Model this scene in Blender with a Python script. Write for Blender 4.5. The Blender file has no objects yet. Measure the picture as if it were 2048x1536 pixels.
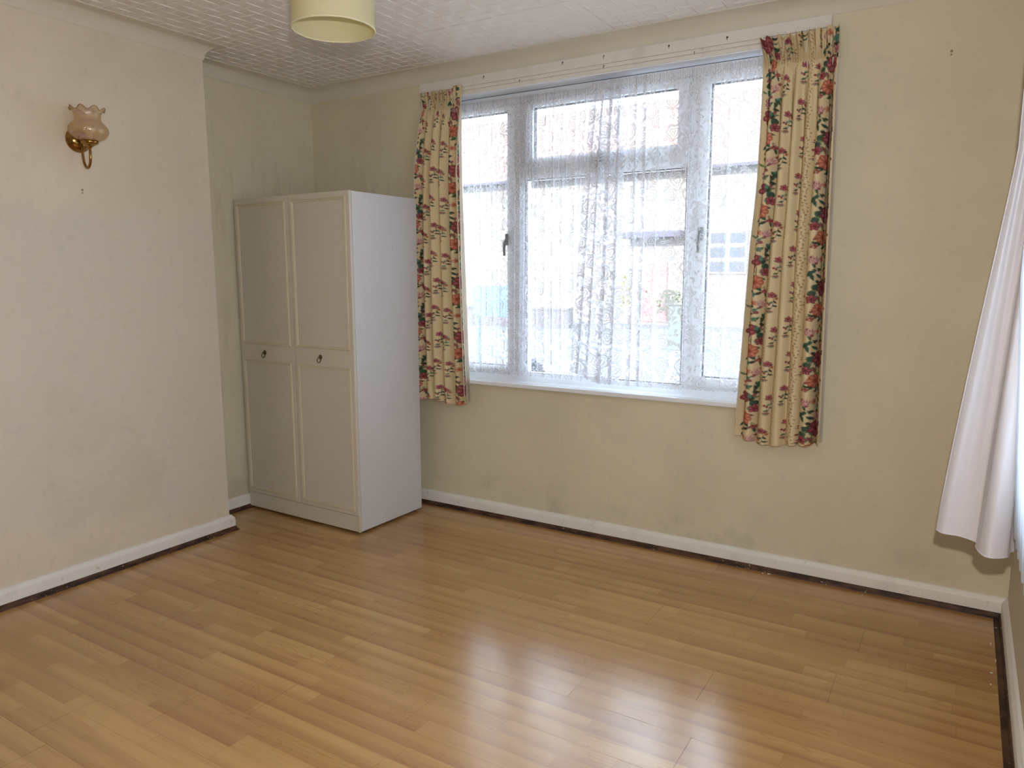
import bpy, bmesh, math, random
import numpy as np
from mathutils import Matrix, Vector
from math import sin, cos, pi

sc = bpy.context.scene
COL = sc.collection
rng = random.Random(7)

# ---------------------------------------------------------------- camera
CAM = Vector((3.4284, -3.2883, 1.3146))
YAW, PITCH, ROLL, FPX = 0.55111, -0.1468, -0.00085, 1472.9
fw = Vector((-sin(YAW)*cos(PITCH), cos(YAW)*cos(PITCH), sin(PITCH)))
rt = Vector((cos(YAW), sin(YAW), 0)); up = rt.cross(fw)
rt, up = cos(ROLL)*rt + sin(ROLL)*up, -sin(ROLL)*rt + cos(ROLL)*up
cd = bpy.data.cameras.new('camera'); co = bpy.data.objects.new('camera', cd); COL.objects.link(co)
cd.sensor_width = 36; cd.lens = 36*FPX/2048; cd.clip_start = .02; cd.clip_end = 300
M = Matrix((rt, up, -fw)).transposed().to_4x4(); M.translation = CAM; co.matrix_world = M
sc.camera = co

# ---------------------------------------------------------------- world, sun, daylight portals, flash, exposure
W_STRENGTH = 11.0
SUN_E = 14.0
FLASH_W = 90.0
w = bpy.data.worlds.new('world'); sc.world = w; w.use_nodes = True
bg = w.node_tree.nodes['Background']; bg.inputs[0].default_value = (.77, .885, 1.0, 1); bg.inputs[1].default_value = W_STRENGTH
sl = bpy.data.lights.new('sun', 'SUN'); so = bpy.data.objects.new('sun', sl); COL.objects.link(so)
sl.energy = SUN_E; sl.angle = math.radians(.55); sl.color = (1, .93, .82)
so.rotation_euler = Vector((.03, 1, -.27)).to_track_quat('-Z', 'Y').to_euler()

def portal(name, loc, d, sx, sy):
    l = bpy.data.lights.new(name, 'AREA'); l.shape = 'RECTANGLE'; l.size = sx; l.size_y = sy; l.cycles.is_portal = True
    o = bpy.data.objects.new(name, l); COL.objects.link(o); o.location = loc
    o.rotation_euler = Vector(d).to_track_quat('-Z', 'Z').to_euler()
portal('daylight_portal', (1.87, .30, 1.5), (0, -1, 0), 2.1, 1.6)
portal('daylight_portal', (3.95, -2.0, 1.5), (-1, 0, 0), 2.0, 1.6)
fl = bpy.data.lights.new('camera_flash', 'SPOT'); fo = bpy.data.objects.new('camera_flash', fl); COL.objects.link(fo)
fl.energy = FLASH_W; fl.shadow_soft_size = .014; fl.color = (1, .94, .88); fl.spot_size = math.radians(150); fl.spot_blend = .5
fo.matrix_world = M.copy(); fo.location = CAM + up*.125 + rt*.03
sc.view_settings.view_transform = 'Standard'; sc.view_settings.look = 'None'
sc.view_settings.exposure = 0.12; sc.view_settings.gamma = 1.0; sc.view_settings.use_curve_mapping = False
sc.cycles.transparent_max_bounces = 32

# ---------------------------------------------------------------- helpers
def lin(c):
    c = [x/255 for x in c]
    return tuple((x/12.92 if x <= .04045 else ((x+.055)/1.055)**2.4) for x in c) + (1,)

class MT:
    """small node-tree builder"""
    def __init__(s, name, rough=.6, spec=.4, metal=0):
        s.m = bpy.data.materials.new(name); s.m.use_nodes = True; s.t = s.m.node_tree
        s.b = s.t.nodes['Principled BSDF']; s.out = s.t.nodes['Material Output']
        s.b.inputs['Roughness'].default_value = rough; s.b.inputs['Specular IOR Level'].default_value = spec
        s.b.inputs['Metallic'].default_value = metal
        s._co = None
    def n(s, typ, **kw):
        x = s.t.nodes.new(typ)
        for k, v in kw.items(): setattr(x, k, v)
        return x
    def put(s, sock, v):
        if isinstance(v, bpy.types.NodeSocket): s.t.links.new(v, sock)
        elif v is not None:
            if hasattr(sock.default_value, '__len__') and not hasattr(v, '__len__'): v = (v,)*len(sock.default_value)
            sock.default_value = v
    def co(s):
        if s._co is None: s._co = s.n('ShaderNodeTexCoord')
        return s._co.outputs['Object']
    def m2(s, op, a, b=None, c=None, clamp=False):
        x = s.n('ShaderNodeMath', operation=op, use_clamp=clamp); s.put(x.inputs[0], a); s.put(x.inputs[1], b)
        if c is not None: s.put(x.inputs[2], c)
        return x.outputs[0]
    def vm(s, op, a, b=None):
        x = s.n('ShaderNodeVectorMath', operation=op); s.put(x.inputs[0], a); s.put(x.inputs[1], b)
        return x.outputs['Value'] if op in ('LENGTH', 'DOT_PRODUCT', 'DISTANCE') else x.outputs[0]
    def sep(s, v):
        x = s.n('ShaderNodeSeparateXYZ'); s.put(x.inputs[0], v); return x.outputs
    def comb(s, a=0, b=0, c=0):
        x = s.n('ShaderNodeCombineXYZ'); s.put(x.inputs[0], a); s.put(x.inputs[1], b); s.put(x.inputs[2], c); return x.outputs[0]
    def noise(s, v=None, scale=5, detail=3, rough=.5, dist=0):
        x = s.n('ShaderNodeTexNoise'); s.put(x.inputs['Vector'], v or s.co()); x.inputs['Scale'].default_value = scale
        x.inputs['Detail'].default_value = detail; x.inputs['Roughness'].default_value = rough; x.inputs['Distortion'].default_value = dist
        return x.outputs['Fac']
    def white(s, v):
        x = s.n('ShaderNodeTexWhiteNoise'); s.put(x.inputs['Vector'], v); return x.outputs['Value']
    def mix(s, f, a, b, mode='MIX'):
        x = s.n('ShaderNodeMix', data_type='RGBA', blend_type=mode); s.put(x.inputs[0], f); s.put(x.inputs[6], a); s.put(x.inputs[7], b)
        return x.outputs[2]
    def ss(s, v, a, b):
        x = s.n('ShaderNodeMapRange', interpolation_type='SMOOTHSTEP'); s.put(x.inputs[0], v)
        x.inputs[1].default_value = a; x.inputs[2].default_value = b; return x.outputs[0]
    def scale(s, v, sc_): return s.vm('MULTIPLY', v, sc_)
    def color(s, c): s.put(s.b.inputs['Base Color'], c)
    def bump(s, h, strength=.2, dist=.01):
        x = s.n('ShaderNodeBump'); x.inputs['Strength'].default_value = strength; x.inputs['Distance'].default_value = dist
        s.put(x.inputs['Height'], h); s.put(s.b.inputs['Normal'], x.outputs[0])

def plain(name, c, rough=.6, spec=.4, metal=0, var=.06, vscale=6, bump=0, bscale=200):
    t = MT(name, rough, spec, metal); c = lin(c)
    f = t.noise(scale=vscale, detail=4)
    t.color(t.mix(f, tuple(x*(1-var) for x in c[:3])+(1,), tuple(min(1, x*(1+var)) for x in c[:3])+(1,)))
    if bump: t.bump(t.noise(scale=bscale, detail=2), bump, .002)
    return t.m

def meta(o, label=None, cat=None, group=None, kind=None):
    if label: o['label'] = label
    if cat: o['category'] = cat
    if group: o['group'] = group
    if kind: o['kind'] = kind
    return o

def thing(name, label, cat, loc=(0, 0, 0), rz=0, group=None):
    o = bpy.data.objects.new(name, None); COL.objects.link(o); o.location = loc; o.rotation_euler = (0, 0, rz)
    o.empty_display_size = .05
    return meta(o, label, cat, group)

def obj(name, bm, mat, parent=None, smooth=False, sub=None, sharp=None):
    """bm holds coordinates local to the parent thing (world coordinates when top-level)"""
    bmesh.ops.recalc_face_normals(bm, faces=bm.faces)
    me = bpy.data.meshes.new(name); bm.to_mesh(me); bm.free()
    o = bpy.data.objects.new(name, me); COL.objects.link(o); me.materials.append(mat)
    if smooth: me.polygons.foreach_set('use_smooth', [True]*len(me.polygons))
    if sharp: me.set_sharp_from_angle(angle=math.radians(sharp))
    if sub:
        md = o.modifiers.new('s', 'SUBSURF'); md.levels = sub; md.render_levels = sub
    if parent: o.parent = parent
    return o

def grid_obj(name, P, mat, parent=None, uv=None, colors=None):
    """P: (ny, nx, 3) array"""
    ny, nx = P.shape[:2]
    idx = np.arange(ny*nx).reshape(ny, nx)
    F = np.stack([idx[:-1, :-1], idx[:-1, 1:], idx[1:, 1:], idx[1:, :-1]], -1).reshape(-1, 4)
    me = bpy.data.meshes.new(name)
    me.vertices.add(ny*nx); me.vertices.foreach_set('co', P.astype(np.float32).ravel())
    me.loops.add(F.size); me.loops.foreach_set('vertex_index', F.astype(np.int32).ravel())
    me.polygons.add(len(F)); me.polygons.foreach_set('loop_start', np.arange(0, F.size, 4, dtype=np.int32))
    me.update(calc_edges=True)
    me.polygons.foreach_set('use_smooth', np.ones(len(F), bool))
    if uv is not None:
        l = me.uv_layers.new(name='fabric'); l.data.foreach_set('uv', uv.reshape(-1, 2)[F.ravel()].astype(np.float32).ravel())
    if colors is not None:
        a = me.attributes.new('print', 'FLOAT_COLOR', 'POINT')
        c4 = np.ones((ny*nx, 4), np.float32); c4[:, :3] = colors.reshape(-1, 3); a.data.foreach_set('color', c4.ravel())
    me.validate(); me.materials.append(mat)
    o = bpy.data.objects.new(name, me); COL.objects.link(o)
    if parent: o.parent = parent
    return o

def box(bm, a, b, bev=0, seg=2):
    a = Vector(a); b = Vector(b); c = (a+b)/2; d = b-a
    r = bmesh.ops.create_cube(bm, size=1, matrix=Matrix.Translation(c) @ Matrix.Diagonal((abs(d.x), abs(d.y), abs(d.z), 1)))
    if bev:
        es = {e for v in r['verts'] for e in v.link_edges}
        bmesh.ops.bevel(bm, geom=list(es), offset=bev, segments=seg, affect='EDGES', profile=.5)
    return bm
def B(*boxes, bev=0):
    bm = bmesh.new()
    for a, b in boxes: box(bm, a, b, bev)
    return bm

def tube(bm, pts, r, n=10, caps=True):
    pts = [Vector(p) for p in pts]; R = r if hasattr(r, '__len__') else [r]*len(pts); rings = []; prev = None
    for i, p in enumerate(pts):
        t = (pts[min(i+1, len(pts)-1)] - pts[max(i-1, 0)]).normalized()
        a = prev - t*prev.dot(t) if prev else t.orthogonal()
        a.normalize(); prev = a; b = t.cross(a)
        rings.append([bm.verts.new(p + (a*cos(2*pi*k/n) + b*sin(2*pi*k/n))*R[i]) for k in range(n)])
    for i in range(len(rings)-1):
        for k in range(n): bm.faces.new((rings[i][k], rings[i][(k+1) % n], rings[i+1][(k+1) % n], rings[i+1][k]))
    if caps: bm.faces.new(rings[0][::-1]); bm.faces.new(rings[-1])
    return bm

def lathe(bm, prof, mat=Matrix(), n=48, mod=None):
    """prof: list of (r, z); mod(theta, r, z) -> (r, z)"""
    rings = []
    for i, (r, z) in enumerate(prof):
        ring = []
        for k in range(n):
            th = 2*pi*k/n; rr, zz = mod(th, r, z, i) if mod else (r, z)
            ring.append(bm.verts.new(mat @ Vector((rr*cos(th), rr*sin(th), zz))))
        rings.append(ring)
    for i in range(len(rings)-1):
        for k in range(n): bm.faces.new((rings[i][k], rings[i][(k+1) % n], rings[i+1][(k+1) % n], rings[i+1][k]))
    for ring, rv in ((rings[0], True), (rings[-1], False)):
        if (ring[0].co - ring[n//2].co).length < 1e-3: bmesh.ops.pointmerge(bm, verts=ring, merge_co=sum((v.co for v in ring), Vector())/n)
    return bm

def sweep(bm, path, prof, side=1):
    """open mitred sweep: path of (x, y), prof of (out, z); out is measured to the right of travel times side"""
    P = [Vector(p) for p in path]; rings = []
    for i, p in enumerate(P):
        d0 = (P[i]-P[i-1]).normalized() if i else None
        d1 = (P[i+1]-P[i]).normalized() if i < len(P)-1 else None
        n0 = Vector((d0.y, -d0.x))*side if d0 else None; n1 = Vector((d1.y, -d1.x))*side if d1 else None
        if n0 and n1: m = (n0+n1); m = m/ (m.length_squared/2) if m.length > 1e-6 else n0
        else: m = n0 or n1
        rings.append([bm.verts.new((p.x+m.x*o, p.y+m.y*o, z)) for o, z in prof])
    k = len(prof)
    for i in range(len(rings)-1):
        for j in range(k): bm.faces.new((rings[i][j], rings[i][(j+1) % k], rings[i+1][(j+1) % k], rings[i+1][j]))
    bm.faces.new(rings[0]); bm.faces.new(rings[-1][::-1])
    return bm

# ---------------------------------------------------------------- dimensions (metres)
W = 3.649; BX = .2425; BY0 = -.912; BY1 = -2.55; YR = -4.35; H = 2.40; T = .14
WX0, WX1, WZ0, WZ1, WD = .92, 2.79, .75, 2.245, .092      # back window opening, depth to frame
RY0, RY1 = -2.95, -1.12                                  # right window opening

# ---------------------------------------------------------------- wall paint
def wall_mat(name, base, wiped, mode):
    t = MT(name, .62, .25); P = t.co(); X, Y, Z = t.sep(P)
    n1 = t.noise(scale=1.6, detail=4, rough=.55); n2 = t.noise(scale=5, detail=5, rough=.6); n3 = t.noise(scale=26, detail=3)
    c = t.mix(t.ss(n1, .38, .64), lin(base), lin([x*1.035 for x in base]))
    if mode == 'breast':
        edge = t.m2('ADD', Z, t.m2('MULTIPLY', t.m2('SUBTRACT', n2, .5), .38))
        top = t.ss(edge, 1.62, 1.54)
        low = t.ss(t.m2('ADD', t.m2('ADD', Z, t.m2('MULTIPLY', t.m2('SUBTRACT', n1, .5), 1.2)), t.m2('MULTIPLY', Y, .28)), -.16, .02)
        c = t.mix(t.m2('MULTIPLY', t.m2('MULTIPLY', top, low), .85), c, lin(wiped))
        # old damp stains low on the breast
        d = t.vm('LENGTH', t.vm('SUBTRACT', P, (BX, -1.55, .50))); d = t.m2('ADD', d, t.m2('MULTIPLY', t.m2('SUBTRACT', n2, .5), .9))
        c = t.mix(t.m2('MULTIPLY', t.m2('MULTIPLY', t.ss(d, .30, .17), t.ss(d, .06, .16)), .06), c, lin((158, 136, 104)))
    elif mode == 'alcove':
        # cleaner wiped patch above the wardrobe with a dark tide edge
        st = t.noise(v=t.scale(P, (9, 9, 1.6)), scale=1.0, detail=4)
        e = t.m2('ADD', Z, t.m2('MULTIPLY', t.m2('SUBTRACT', st, .5), .75))
        msk = t.m2('MULTIPLY', t.ss(e, 2.02, 1.95), t.ss(X, .75, .62))
        c = t.mix(t.m2('MULTIPLY', msk, .5), c, lin(wiped))
        dd = t.ss(t.noise(v=t.scale(P, (14, 14, 2.0)), scale=1, detail=3), .52, .68)
        c = t.mix(t.m2('MULTIPLY', t.m2('MULTIPLY', dd, msk), .13), c, lin((150, 128, 92)))
        c = t.mix(t.m2('MULTIPLY', t.m2('MULTIPLY', t.ss(n2, .5, .66), t.ss(Z, .32, .1)), .30), c, lin((166, 160, 146)))
    c = t.mix(t.m2('MULTIPLY', t.ss(n3, .58, .72), .07), c, lin((140, 125, 95)))
    t.color(c)
    t.bump(t.m2('ADD', t.m2('MULTIPLY', t.noise(scale=330, detail=2), .5), t.m2('MULTIPLY', t.noise(scale=12, detail=3), 2.2)), .22, .0016)
    return t.m
mBack = wall_mat('cream_wall_paint', (214, 204, 176), (217, 209, 186), 'alcove')
mBreast = wall_mat('pinkish_cream_wall_paint', (218, 206, 184), (218, 208, 195), 'breast')
mRight = wall_mat('right_wall_paint', (210, 200, 180), (214, 204, 190), 'plain')

def gloss_white(name, c=(234, 230, 222)):
    t = MT(name, .42, .35); n = t.noise(scale=7, detail=6, rough=.65); n2 = t.noise(scale=40, detail=3)
    cc = t.mix(t.ss(n, .5, .75), lin(c), lin([x*.94 for x in c]))
    cc = t.mix(t.m2('MULTIPLY', t.ss(n2, .66, .76), .35), cc, lin((150, 132, 108)))
    t.color(cc); t.bump(t.noise(scale=60, detail=3), .15, .002); return t.m
mSkirt = gloss_white('skirting_paint'); mBoard = gloss_white('board_paint', (228, 222, 212)); mCove = plain('cove_plaster', (217, 208, 190), .6, .3, var=.03)
mUpvc = plain('white_window_plastic', (236, 240, 245), .3, .5, var=.01)
mSill = plain('sill_plastic', (236, 238, 240), .32, .5, var=.015)
def strip_mat():
    t = MT('dark_stained_timber', .55, .3); n = t.noise(v=t.scale(t.co(), (6, 6, 20)), scale=2, detail=5)
    c = t.mix(t.ss(n, .35, .65), lin((94, 66, 48)), lin((50, 34, 27)))
    n2 = t.noise(scale=90, detail=2); n3 = t.noise(scale=5, detail=2)
    c = t.mix(t.m2('MULTIPLY', t.ss(n2, .66, .70), t.ss(n3, .5, .58)), c, lin((190, 180, 160)))
    t.color(c); return t.m
mStrip = strip_mat()

# ---------------------------------------------------------------- ceiling tiles
def ceiling_mat():
    t = MT('ceiling_tile_paint', .75, .2); X, Y, Z = t.sep(t.co())
    def joint(w_):
        f = t.m2('ABSOLUTE', t.m2('SUBTRACT', t.m2('FRACT', t.m2('DIVIDE', w_, .5)), .5)); return t.ss(f, .490, .498)
    j = t.m2('MAXIMUM', joint(X), joint(Y)); n = t.noise(scale=2.2, detail=4)
    c = t.mix(n, lin((232, 225, 218)), lin((238, 233, 228)))
    c = t.mix(t.m2('MULTIPLY', j, .12), c, lin((160, 148, 132)))
    t.color(c); t.bump(t.noise(scale=45, detail=3), .25, .003); return t.m

def tile_relief():
    """basket-weave embossing of the ceiling tiles as real relief"""
    bm = bmesh.new(); S = .0625; D = .0042; R = random.Random(5)
    for i in range(int(W/S)+1):
        for j in range(int(-YR/S)+1):
            x0, x1 = i*S, min((i+1)*S, W); y1, y0 = -j*S, max(-(j+1)*S, YR)
            if x1-x0 < .01 or y1-y0 < .01: continue
            e = .0004; d = D*R.uniform(.75, 1.15)
            if (i+j) % 2: h = {(0, 0): .0003, (0, 1): .0003, (1, 0): d, (1, 1): d}        # swells towards +x, steps back
            else: h = {(0, 0): d, (1, 0): d, (0, 1): .0003, (1, 1): .0003}                # swells towards -y
            top = [bm.verts.new((x, y, H+.0002)) for x, y in ((x0, y0), (x1, y0), (x1, y1), (x0, y1))]
            bot = [bm.verts.new((x, y, H-h[k])) for (x, y), k in (((x0+e, y0+e), (0, 0)), ((x1-e, y0+e), (1, 0)), ((x1-e, y1-e), (1, 1)), ((x0+e, y1-e), (0, 1)))]
            bm.faces.new(bot[::-1])
            for k in range(4): bm.faces.new((bot[k], bot[(k+1) % 4], top[(k+1) % 4], top[k]))
    return bm

# ---------------------------------------------------------------- laminate floor
def floor_mat():
    t = MT('oak_strip_laminate', .3, 1.0); X, Y, Z = t.sep(t.co()); RW = .0655
    v = t.m2('DIVIDE', t.m2('ADD', Y, 10.01), RW); row = t.m2('FLOOR', v); fv = t.m2('FRACT', v)
    r1 = t.white(t.comb(row, 3.3, 0)); r2 = t.white(t.comb(row, 9.1, 2))
    L = t.m2('ADD', .32, t.m2('MULTIPLY', r2, .22))
    u = t.m2('DIVIDE', t.m2('ADD', t.m2('ADD', X, 10), t.m2('MULTIPLY', r1, 3.7)), L); cell = t.m2('FLOOR', u); fu = t.m2('FRACT', u)
    rc = t.white(t.comb(row, cell, 1.7)); rd = t.white(t.comb(row, cell, 8.2)); re = t.white(t.comb(row, cell, 21.))
    # grain: fine long streaks, soft bands, cathedral figure
    off = t.comb(t.m2('MULTIPLY', rc, 40), t.m2('MULTIPLY', rd, 17), re)
    gp = t.vm('ADD', t.comb(X, Y, 0), off)
    fine = t.noise(v=t.scale(gp, (5, 150, 1)), scale=1, detail=4, rough=.6)
    band = t.noise(v=t.scale(gp, (.6, 22, 1)), scale=1, detail=2, dist=.25)
    cath = t.noise(v=t.scale(gp, (2.2, 15, 1)), scale=1, detail=1.5, dist=.3)
    ring = t.m2('FRACT', t.m2('MULTIPLY', cath, 15)); ring = t.m2('ABSOLUTE', t.m2('SUBTRACT', ring, .5))
    ring = t.m2('MULTIPLY', t.ss(ring, .36, .5), t.m2('GREATER_THAN', re, .55))
    c = t.mix(t.m2('MULTIPLY', t.ss(rc, .05, .95), .65), lin((196, 156, 97)), lin((173, 131, 78)))
    c = t.mix(t.m2('MULTIPLY', t.ss(band, .42, .72), .34), c, lin((162, 114, 74)))
    # one edge of many strips is printed darker
    ed = t.m2('MULTIPLY', t.ss(fv, .70, .02), t.ss(t.m2('ADD', t.m2('MULTIPLY', rd, .5), t.m2('MULTIPLY', r2, .6)), .22, .75)); c = t.mix(t.m2('MULTIPLY', ed, .52), c, lin((146, 100, 66)))
    c = t.mix(t.m2('MULTIPLY', t.m2('MULTIPLY', ring, t.ss(fine, .3, .6)), .4), c, lin((140, 92, 56)))
    c = t.mix(t.m2('MULTIPLY', t.ss(fine, .45, .75), .20), c, lin((132, 90, 58)))
    # strip joints
    je = t.m2('ABSOLUTE', t.m2('SUBTRACT', fv, .5)); jx = t.m2('MULTIPLY', t.m2('MINIMUM', fu, t.m2('SUBTRACT', 1, fu)), L)
    jn = t.m2('MAXIMUM', t.ss(je, .488, .499), t.ss(jx, .0016, .0004)); c = t.mix(t.m2('MULTIPLY', jn, .28), c, lin((110, 74, 48)))
    # real board joints every three strips / 1.2 m
    b3 = t.m2('DIVIDE', v, 3); bf = t.m2('MULTIPLY', t.m2('ABSOLUTE', t.m2('SUBTRACT', t.m2('FRACT', b3), .5)), 2)
    br = t.white(t.comb(t.m2('FLOOR', b3), 5.5, 0)); bu = t.m2('FRACT', t.m2('DIVIDE', t.m2('ADD', X, t.m2('ADD', 10, t.m2('MULTIPLY', br, 4))), 1.2))
    bd = t.m2('MULTIPLY', t.m2('MINIMUM', bu, t.m2('SUBTRACT', 1, bu)), 1.2)
    J = t.m2('MAXIMUM', t.ss(bf, .990, .998), t.ss(bd, .0022, .0008)); c = t.mix(t.m2('MULTIPLY', J, .38), c, lin((96, 62, 40)))
    # worn grubby area
    dirt = t.ss(t.noise(scale=1.3, detail=3), .52, .70); c = t.mix(t.m2('MULTIPLY', dirt, .08), c, lin((120, 80, 50)))
    t.color(c)
    t.put(t.b.inputs['Roughness'], t.m2('ADD', .13, t.m2('MULTIPLY', t.noise(scale=9, detail=4), .18)))
    h = t.m2('ADD', t.m2('MULTIPLY', J, -1.0), t.m2('MULTIPLY', t.noise(v=t.scale(gp, (3, 60, 1)), scale=1, detail=2), .10))
    t.bump(h, .25, .0012); return t.m

# ---------------------------------------------------------------- room shell
def struct(name, bm, mat, parent=None, **k): 
    o = obj(name, bm, mat, parent, **k)
    if parent is None: o['kind'] = 'structure'
    return o
struct('floor', B(((-.2, YR-.2, -.12), (W+.2, .2, 0))), floor_mat())
mCeil = ceiling_mat(); ceil_o = struct('ceiling', B(((-.2, YR-.2, H), (W+.2, .2, H+.15))), mCeil)
obj('ceiling_tile_relief', tile_relief(), mCeil, ceil_o)
TW = .26
struct('wall_back', B(((-TW, 0, 0), (WX0, TW, H)), ((WX1, 0, 0), (W+TW, TW, H)), ((WX0, 0, 0), (WX1, TW, WZ0)), ((WX0, 0, WZ1), (WX1, TW, H))), mBack)
struct('wall_right', B(((W, RY1, 0), (W+TW, 0, H)), ((W, YR, 0), (W+TW, RY0, H)), ((W, RY0, 0), (W+TW, RY1, WZ0)), ((W, RY0, WZ1), (W+TW, RY1, H))), mRight)
struct('wall_left', B(((-TW, YR, 0), (0, 0, H))), mBack)
bm = B(((0, BY1, 0), (BX, BY0, H)), bev=.004)
struct('wall_chimney_breast', bm, mBreast)
struct('wall_rear', B(((-TW, YR-TW, 0), (W+TW, YR, H))), mRight)
# upper storey of the house, seen from the street only
struct('wall_upper_storey', B(((-2.5, -8.2, H+.16), (W+TW, TW, 5.6))), plain('render_wall', (205, 198, 186)))

BASE = [(0, YR), (0, BY1), (BX, BY1), (BX, BY0), (0, BY0), (0, 0)]
SK = [(0, .022), (.019, .022), (.019, .060), (.017, .068), (.011, .074), (.009, .079), (.004, .082), (0, .082)]
def ST(o): return [(0, 0), (o, 0), (o-.002, .004), (.026, .0055), (.0225, .018), (.019, .0225), (0, .0225)]
CV = [(0, H), (.078, H), (.078, H-.006)] + [(.078-.070*sin(a), H-.006-.064*(1-cos(a))) for a in np.linspace(.12, pi/2, 9)] + [(.0, H-.0765)]
def run(names, prof, mat, smooth=False):
    for nm, path in names:
        struct(nm, sweep(bmesh.new(), path, prof), mat, smooth=smooth, sharp=35 if smooth else None)
inset = .0
run([('baseboard_left', BASE), ('baseboard_back', [(0, 0), (W, 0)]), ('baseboard_right', [(W, 0), (W, YR)]), ('baseboard_rear', [(W, YR), (0, YR)])], SK, mSkirt, True)
run([('trim_1', BASE), ('trim_2', [(0, 0), (W, 0)])], ST(.032), mStrip); run([('trim_3', [(W, 0), (W, YR)])], ST(.042), mStrip)
CV = [(0, H-.001), (.078, H-.001), (.078, H-.006)] + [(.004+.070*(1-sin(a)), H-.006-.064*(1-cos(a))) for a in np.linspace(.1, pi/2, 9)] + [(0, H-.0745)]
run([('trim_4', BASE), ('trim_5', [(0, 0), (W, 0)]), ('trim_6', [(W, 0), (W, YR)]), ('trim_7', [(W, YR), (0, YR)])], CV, mCove, True)

# ---------------------------------------------------------------- windows
mGlass = MT('window_glass', .0, .5)
g = mGlass; tr = g.n('ShaderNodeBsdfTransparent'); gl = g.n('ShaderNodeBsdfGlossy'); gl.inputs['Roughness'].default_value = 0.02
fr = g.n('ShaderNodeFresnel'); fr.inputs['IOR'].default_value = 1.45; mx = g.n('ShaderNodeMixShader')
g.t.links.new(g.m2('MULTIPLY', fr.outputs[0], .8), mx.inputs[0]); g.t.links.new(tr.outputs[0], mx.inputs[1]); g.t.links.new(gl.outputs[0], mx.inputs[2]); g.t.links.new(mx.outputs[0], g.out.inputs[0])
tr.inputs[0].default_value = (.96, .98, 1, 1)
mDark = plain('dark_rubber', (52, 54, 66), .6)
mHandle = plain('grey_catch', (120, 124, 130), .35, .5)

def ring(bm, x0, x1, z0, z1, w_, y0, y1, sw=None, bev=.003):
    wl = w_ if not isinstance(w_, tuple) else w_[0]
    if not isinstance(w_, tuple): w_ = (w_, w_, w_, w_)     # left right bottom top
    l, r, b, t_ = w_
    box(bm, (x0, y0, z0), (x0+l, y1, z1), bev); box(bm, (x1-r, y0, z0), (x1, y1, z1), bev)
    box(bm, (x0+l, y0, z0), (x1-r, y1, z0+b), bev); box(bm, (x0+l, y0, z1-t_), (x1-r, y1, z1), bev)

def window(name, loc, rz, width, sill_out, lights):
    """opening width along local x, wall face at y=0, outside towards +y; lights = list of panes"""
    t = bpy.data.objects.new(name, None); COL.objects.link(t); t.location = loc; t.rotation_euler = (0, 0, rz); t['kind'] = 'structure'
    bm = bmesh.new(); ring(bm, 0, width, WZ0, WZ1, (.03, .03, .045, .045), WD, WD+.07)
    for (a, b) in lights['mullions']: box(bm, (a, WD, WZ0+.045), (b, WD+.07, WZ1-.045), .003)
    for (a, b, z0, z1) in lights['transoms']: box(bm, (a, WD, z0), (b, WD+.07, z1), .003)
    obj('window_frame', bm, mUpvc, t)
    for (a, b, z0, z1, ws, hz) in lights['panes']:
        bm = bmesh.new()
        if ws: ring(bm, a, b, z0, z1, ws, WD-.014, WD+.05, bev=.005); s = obj('window_sash', bm, mUpvc, t)
        else: s = t
        l, r, bo, to = (ws if isinstance(ws, tuple) else (ws,)*4) if ws else (0, 0, 0, 0)
        obj('window_pane', B(((a+l-.004, WD+.026, z0+bo-.004), (b-r+.004, WD+.032, z1-to+.004))), mGlass.m, s)
        bm = bmesh.new(); ring(bm, a+l-.001, b-r+.001, z0+bo-.001, z1-to+.001, .005, WD+.004, WD+.024, bev=0)
        obj('glazing_seal', bm, mDark, s)
        if hz:
            hx, hzz = hz; bm = B(((hx-.011, WD-.03, hzz-.03), (hx+.011, WD-.014, hzz+.03)), bev=.004)
            tube(bm, [(hx, WD-.035, hzz), (hx, WD-.05, hzz-.02), (hx, WD-.052, hzz-.085)], [.007, .008, .006], 8)
            meta(obj('window_handle', bm, mHandle, s), 'grey window catch')
    # lining of the reveal, sill board, dark joint under the head
    bm = bmesh.new()
    box(bm, (0, -.002, WZ0), (.006, WD, WZ1)); box(bm, (width-.006, -.002, WZ0), (width, WD, WZ1)); box(bm, (.006, -.002, WZ1-.006), (width-.006, WD-.004, WZ1))
    obj('window_reveal', bm, mUpvc, t)
    obj('head_joint', B(((.006, WD-.004, WZ1-.0075), (width-.006, WD, WZ1))), mDark, t)
    obj('window_sill', B(((-.03, -sill_out, WZ0-.020), (width+.03, -.0005, WZ0+.002)), ((.0, -.001, WZ0-.001), (width, WD+.005, WZ0+.002)), bev=.004 if sill_out else 0), mSill, t)
    return t
x = lambda v: v-WX0
window('window_1', (WX0, 0, 0), 0, WX1-WX0, .032, dict(
    mullions=[(x(1.372), x(1.432)), (x(2.292), x(2.345))], transoms=[(x(1.432), x(2.292), 1.802, 1.862)],
    panes=[(.028, x(1.374), .795, 2.20, (.045, .045, .03, .047), (x(1.335), 1.50)),
           (x(2.343), x(WX1)-.028, .795, 2.20, (.05, .045, .045, .047), (x(2.372), 1.50)),
           (x(1.430), x(2.294), 1.860, 2.20, (.053, .05, .043, .047), (x(1.862), 1.885)),
           (x(1.432), x(2.292), .795, 1.802, None, None)]))
window('window_2', (W, RY1, 0), -pi/2, RY1-RY0, .032, dict(
    mullions=[(.45, .51), (1.32, 1.38)], transoms=[(.51, 1.32, 1.802, 1.862)],
    panes=[(.028, .452, .795, 2.20, .045, (.43, 1.5)), (1.378, RY1-RY0-.028, .795, 2.20, .045, (1.40, 1.5)),
           (.508, 1.322, 1.860, 2.20, .05, None), (.51, 1.32, .795, 1.802, None, None)]))

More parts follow.
